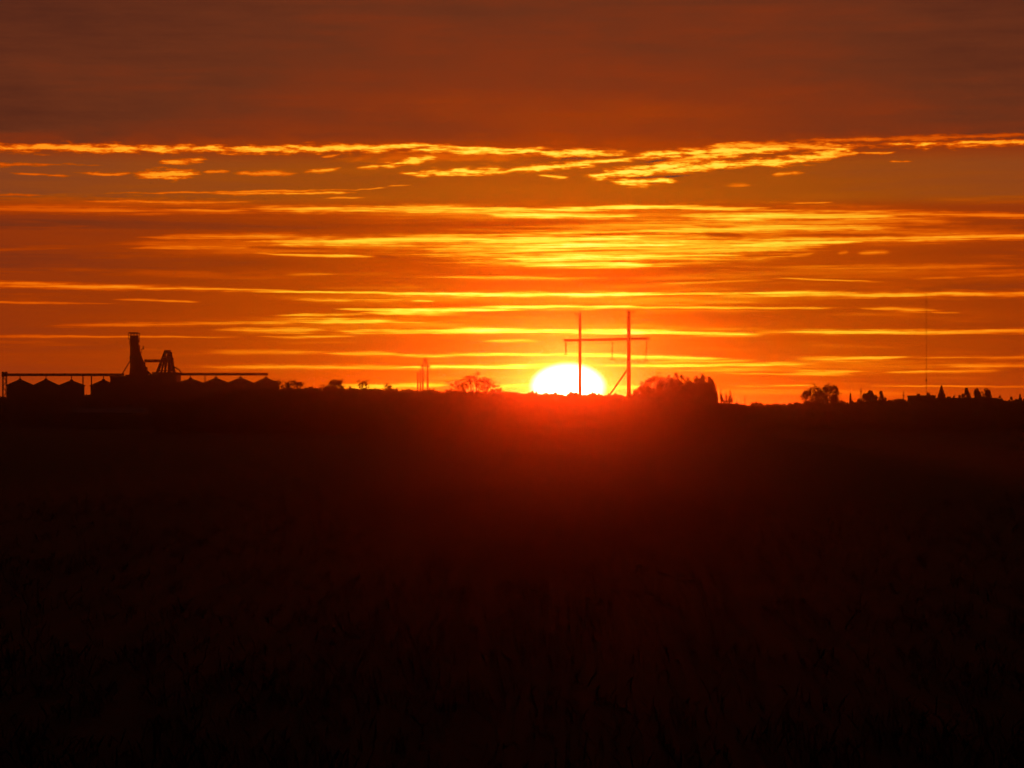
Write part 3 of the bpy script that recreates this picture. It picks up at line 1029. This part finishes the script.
def packs(lst, acc0=None):
    acc = None
    uu, vv = UV3, VV3
    if acc0 is not None:
        uu, vv = vm('MULTIPLY_ADD', acc0, TINY, UV3), vm('MULTIPLY_ADD', acc0, TINY, VV3)
    while len(lst) % 3:
        lst = lst + [(-9000, 0, -8990, 0, 1, 0)]
    for i in range(0, len(lst), 3):
        if i and i % 18 == 0:      # evaluate in short groups so the shader stack stays small
            uu, vv = vm('MULTIPLY_ADD', acc, TINY, UV3), vm('MULTIPLY_ADD', acc, TINY, VV3)
        tri = lst[i:i + 3]
        A, Bv, IT, IH, OH, ST = [], [], [], [], [], []
        for (x0, y0, x1, y1, th, s) in tri:
            u0, u1, v0, v1 = x0 - 512, x1 - 512, HOR - y0, HOR - y1
            b = (v1 - v0) / (u1 - u0)
            A.append(v0 - b * u0)
            Bv.append(b)
            IT.append(-1.0 / (th * 1.25))
            hw = (u1 - u0) / 2 * 1.04
            IH.append(1 / hw)
            OH.append(-(u0 + u1) / 2 / hw)
            ST.append(s)
        d = vm('ABSOLUTE', vm('SUBTRACT', vv, vm('MULTIPLY_ADD', uu, Bv, A)))
        q = vm('MULTIPLY_ADD', uu, IH, OH)
        q = vm('MULTIPLY', q, q)
        q = vm('MULTIPLY', q, q)
        m = vm('SUBTRACT', vm('MULTIPLY_ADD', d, IT, E3), q)
        n = N.new('ShaderNodeMapRange')
        n.data_type = 'FLOAT_VECTOR'
        n.interpolation_type = 'SMOOTHSTEP'
        idn = {s.identifier: s for s in n.inputs}
        LK.new(m, idn['Vector'])
        idn['From_Min_FLOAT3'].default_value = (0.0, 0.0, 0.0)
        idn['From_Max_FLOAT3'].default_value = (1.05, 1.05, 1.05)
        idn['To_Min_FLOAT3'].default_value = (0, 0, 0)
        idn['To_Max_FLOAT3'].default_value = ST
        r_ = [s for s in n.outputs if s.identifier == 'Vector'][0]
        acc = r_ if acc is None else vm('MAXIMUM', acc, r_)
    s = N.new('ShaderNodeSeparateXYZ')
    LK.new(acc, s.inputs[0])
    return mt('MAXIMUM', mt('MAXIMUM', s.outputs[0], s.outputs[1]), s.outputs[2]), acc


TINY = (1e-9, 1e-9, 1e-9)
POS, acc_pos = packs(STREAKS)
NEG, _ = packs(DARKS, acc_pos)

SU, SV = 56.0, 21.0
du, dv = mt('SUBTRACT', U, SU), mt('SUBTRACT', V, SV)


def rad2(a, b):
    x, y = mt('DIVIDE', du, a), mt('DIVIDE', dv, b)
    return mt('ADD', mt('MULTIPLY', x, x), mt('MULTIPLY', y, y))


def gauss(a, b):
    return mt('EXPONENT', mt('MULTIPLY', rad2(a, b), -1.0))


glow_wide = gauss(500, 260)
glow_mid = gauss(190, 85)
glow_gold = gauss(380, 190)
B0 = mt('MULTIPLY_ADD', glow_wide, .25, .145)
B0 = mt('MULTIPLY_ADD', glow_mid, .02, B0)
B0 = mt('MULTIPLY_ADD', mt('MULTIPLY', gauss(430, 520), smooth(V, 240, 300)), .055, B0)
# ragged base of the high overcast
top = smooth(mt('ADD', V, mt('MULTIPLY', mt('SUBTRACT', noise(.02, .06, 2.2, 5), .5), 26.0)), 258, 276)
B0 = mt('MULTIPLY_ADD', top, mt('MULTIPLY_ADD', glow_wide, .07, -.10), B0)
tex = mt('SUBTRACT', noise(.0045, .07, 12.0, 6, .66), .5)
deck = mt('SUBTRACT', noise(.006, .022, 21.0, 6, .62), .5)
B0 = mt('MULTIPLY_ADD', mt('MULTIPLY', deck, top), .14, B0)
B0 = mt('MULTIPLY_ADD', tex, .12, B0)
# loose wisps everywhere in the lit layer
wis = mt('MULTIPLY', smooth(noise(.006, .11, 6.5, 5, .6), .52, .74), smooth(V, 225, 190))
gain = mt('MULTIPLY_ADD', gauss(400, 420), .50, .53)
inner_s = mt('MULTIPLY_ADD', noise(.011, .33, 3.3, 5, .65), 1.0, .5)
inner = mt('ADD', mt('MULTIPLY', inner_s, mt('SUBTRACT', 1.0, mt('MULTIPLY', RAG, .8))), mt('MULTIPLY', RAG, .86))
PB = mt('MULTIPLY', mt('MULTIPLY', POS, gain), inner)
B = mt('ADD', B0, PB)
B = mt('MULTIPLY_ADD', mt('MULTIPLY', wis, gain), .15, B)
B = mt('SUBTRACT', B, mt('MULTIPLY', NEG, 1.0))

rp = N.new('ShaderNodeValToRGB')
stops = [(0.0, (62, 26, 20)), (.10, (98, 42, 22)), (.17, (126, 44, 15)), (.25, (154, 51, 4)), (.34, (186, 63, 1)), (.43, (214, 82, 2)),
         (.52, (240, 108, 8)), (.60, (253, 138, 20)), (.70, (255, 172, 36)), (.82, (255, 210, 60)), (.93, (255, 232, 90)), (1.03, (255, 248, 140)), (1.25, (255, 255, 235))]
el = rp.color_ramp.elements
el[0].position, el[1].position = 0.0, 1.0
el[0].color, el[1].color = srgb(*stops[0][1]), srgb(*stops[-1][1])
for p, c in stops[1:-1]:
    e = el.new(p / 1.25)
    e.color = srgb(*c)
LK.new(mt('DIVIDE', B, 1.25), rp.inputs['Fac'])
colr = rp.outputs['Color']
# clear olive-brown gap under the upper cloud edge
gap = mt('MULTIPLY', smooth(V, 196, 212), smooth(V, 262, 240))
gap = mt('MULTIPLY', gap, smooth(PB, .22, .02))
colr = mixc(mt('MULTIPLY', gap, .8), colr, mixc(1.0, colr, (1.02, 1.95, 2.8, 1), 'MULTIPLY'))
# upper overcast is duller
colr = mixc(mt('MULTIPLY', top, .75), colr, mixc(1.0, colr, (0.97, 0.98, 1.1, 1), 'MULTIPLY'))
colr = mixc(glow_gold, colr, mixc(1.0, colr, (.70, 1.18, .6, 1), 'MULTIPLY'))
# sun: disc painted wide to include its overexposed glow, then the aureole
disc = smooth(rad2(36, 23), 1.3, .2)
aur = mt('EXPONENT', mt('MULTIPLY', mt('SQRT', rad2(25, 18)), -1.0))
colr = mixc(mt('MULTIPLY', aur, 1.0, clamp=True), colr, mixc(1.0, colr, (2.2, 1.7, .2, 1), 'ADD'))
colr = mixc(disc, colr, (7.0, 5.6, 3.0, 1))
# the rest of the dome sinks into dusk
dusk = mt('MULTIPLY', smooth(V, 415, 1700, 1.0, .03), smooth(mt('ABSOLUTE', U), 650, 3600, 1.0, .06))
colr = mixc(1.0, colr, vec3(dusk, dusk, dusk), 'MULTIPLY')
# low sky brightened to make up for dimming by the haze volume
boost = mt('ADD', 1.0, mt('DIVIDE', 9.0, mt('MAXIMUM', V, 14.0)))
colr = mixc(1.0, colr, vec3(boost, boost, boost), 'MULTIPLY')

sky = N.new('ShaderNodeTexSky')
sky.sky_type = 'NISHITA'
sky.sun_disc = False
sky.sun_elevation = SUN_EL
sky.sun_rotation = SUN_AZ
sky.dust_density = 4.0
bg1 = N.new('ShaderNodeBackground')
LK.new(colr, bg1.inputs['Color'])
bg1.inputs['Strength'].default_value = 1.0
bg2 = N.new('ShaderNodeBackground')
LK.new(sky.outputs['Color'], bg2.inputs['Color'])
bg2.inputs['Strength'].default_value = 0.002
ad = N.new('ShaderNodeAddShader')
LK.new(bg1.outputs[0], ad.inputs[0])
LK.new(bg2.outputs[0], ad.inputs[1])
out = N.new('ShaderNodeOutputWorld')
LK.new(ad.outputs[0], out.inputs['Surface'])
world.cycles.sampling_method = 'MANUAL'
world.cycles.sample_map_resolution = 1024

# ------------------------------------------------------------------ view
scene.view_settings.view_transform = 'Standard'
scene.view_settings.look = 'None'
scene.view_settings.exposure = 0.0
scene.view_settings.gamma = 1.0
scene.view_settings.use_curve_mapping = False
scene.render.engine = 'CYCLES'
scene.cycles.max_bounces = 2
scene.cycles.diffuse_bounces = 1
scene.cycles.use_adaptive_sampling = True
scene.cycles.adaptive_threshold = 0.004
scene.cycles.adaptive_min_samples = 48
scene.cycles.volume_bounces = 0
scene.cycles.use_denoising = True
scene.cycles.denoising_input_passes = 'RGB'
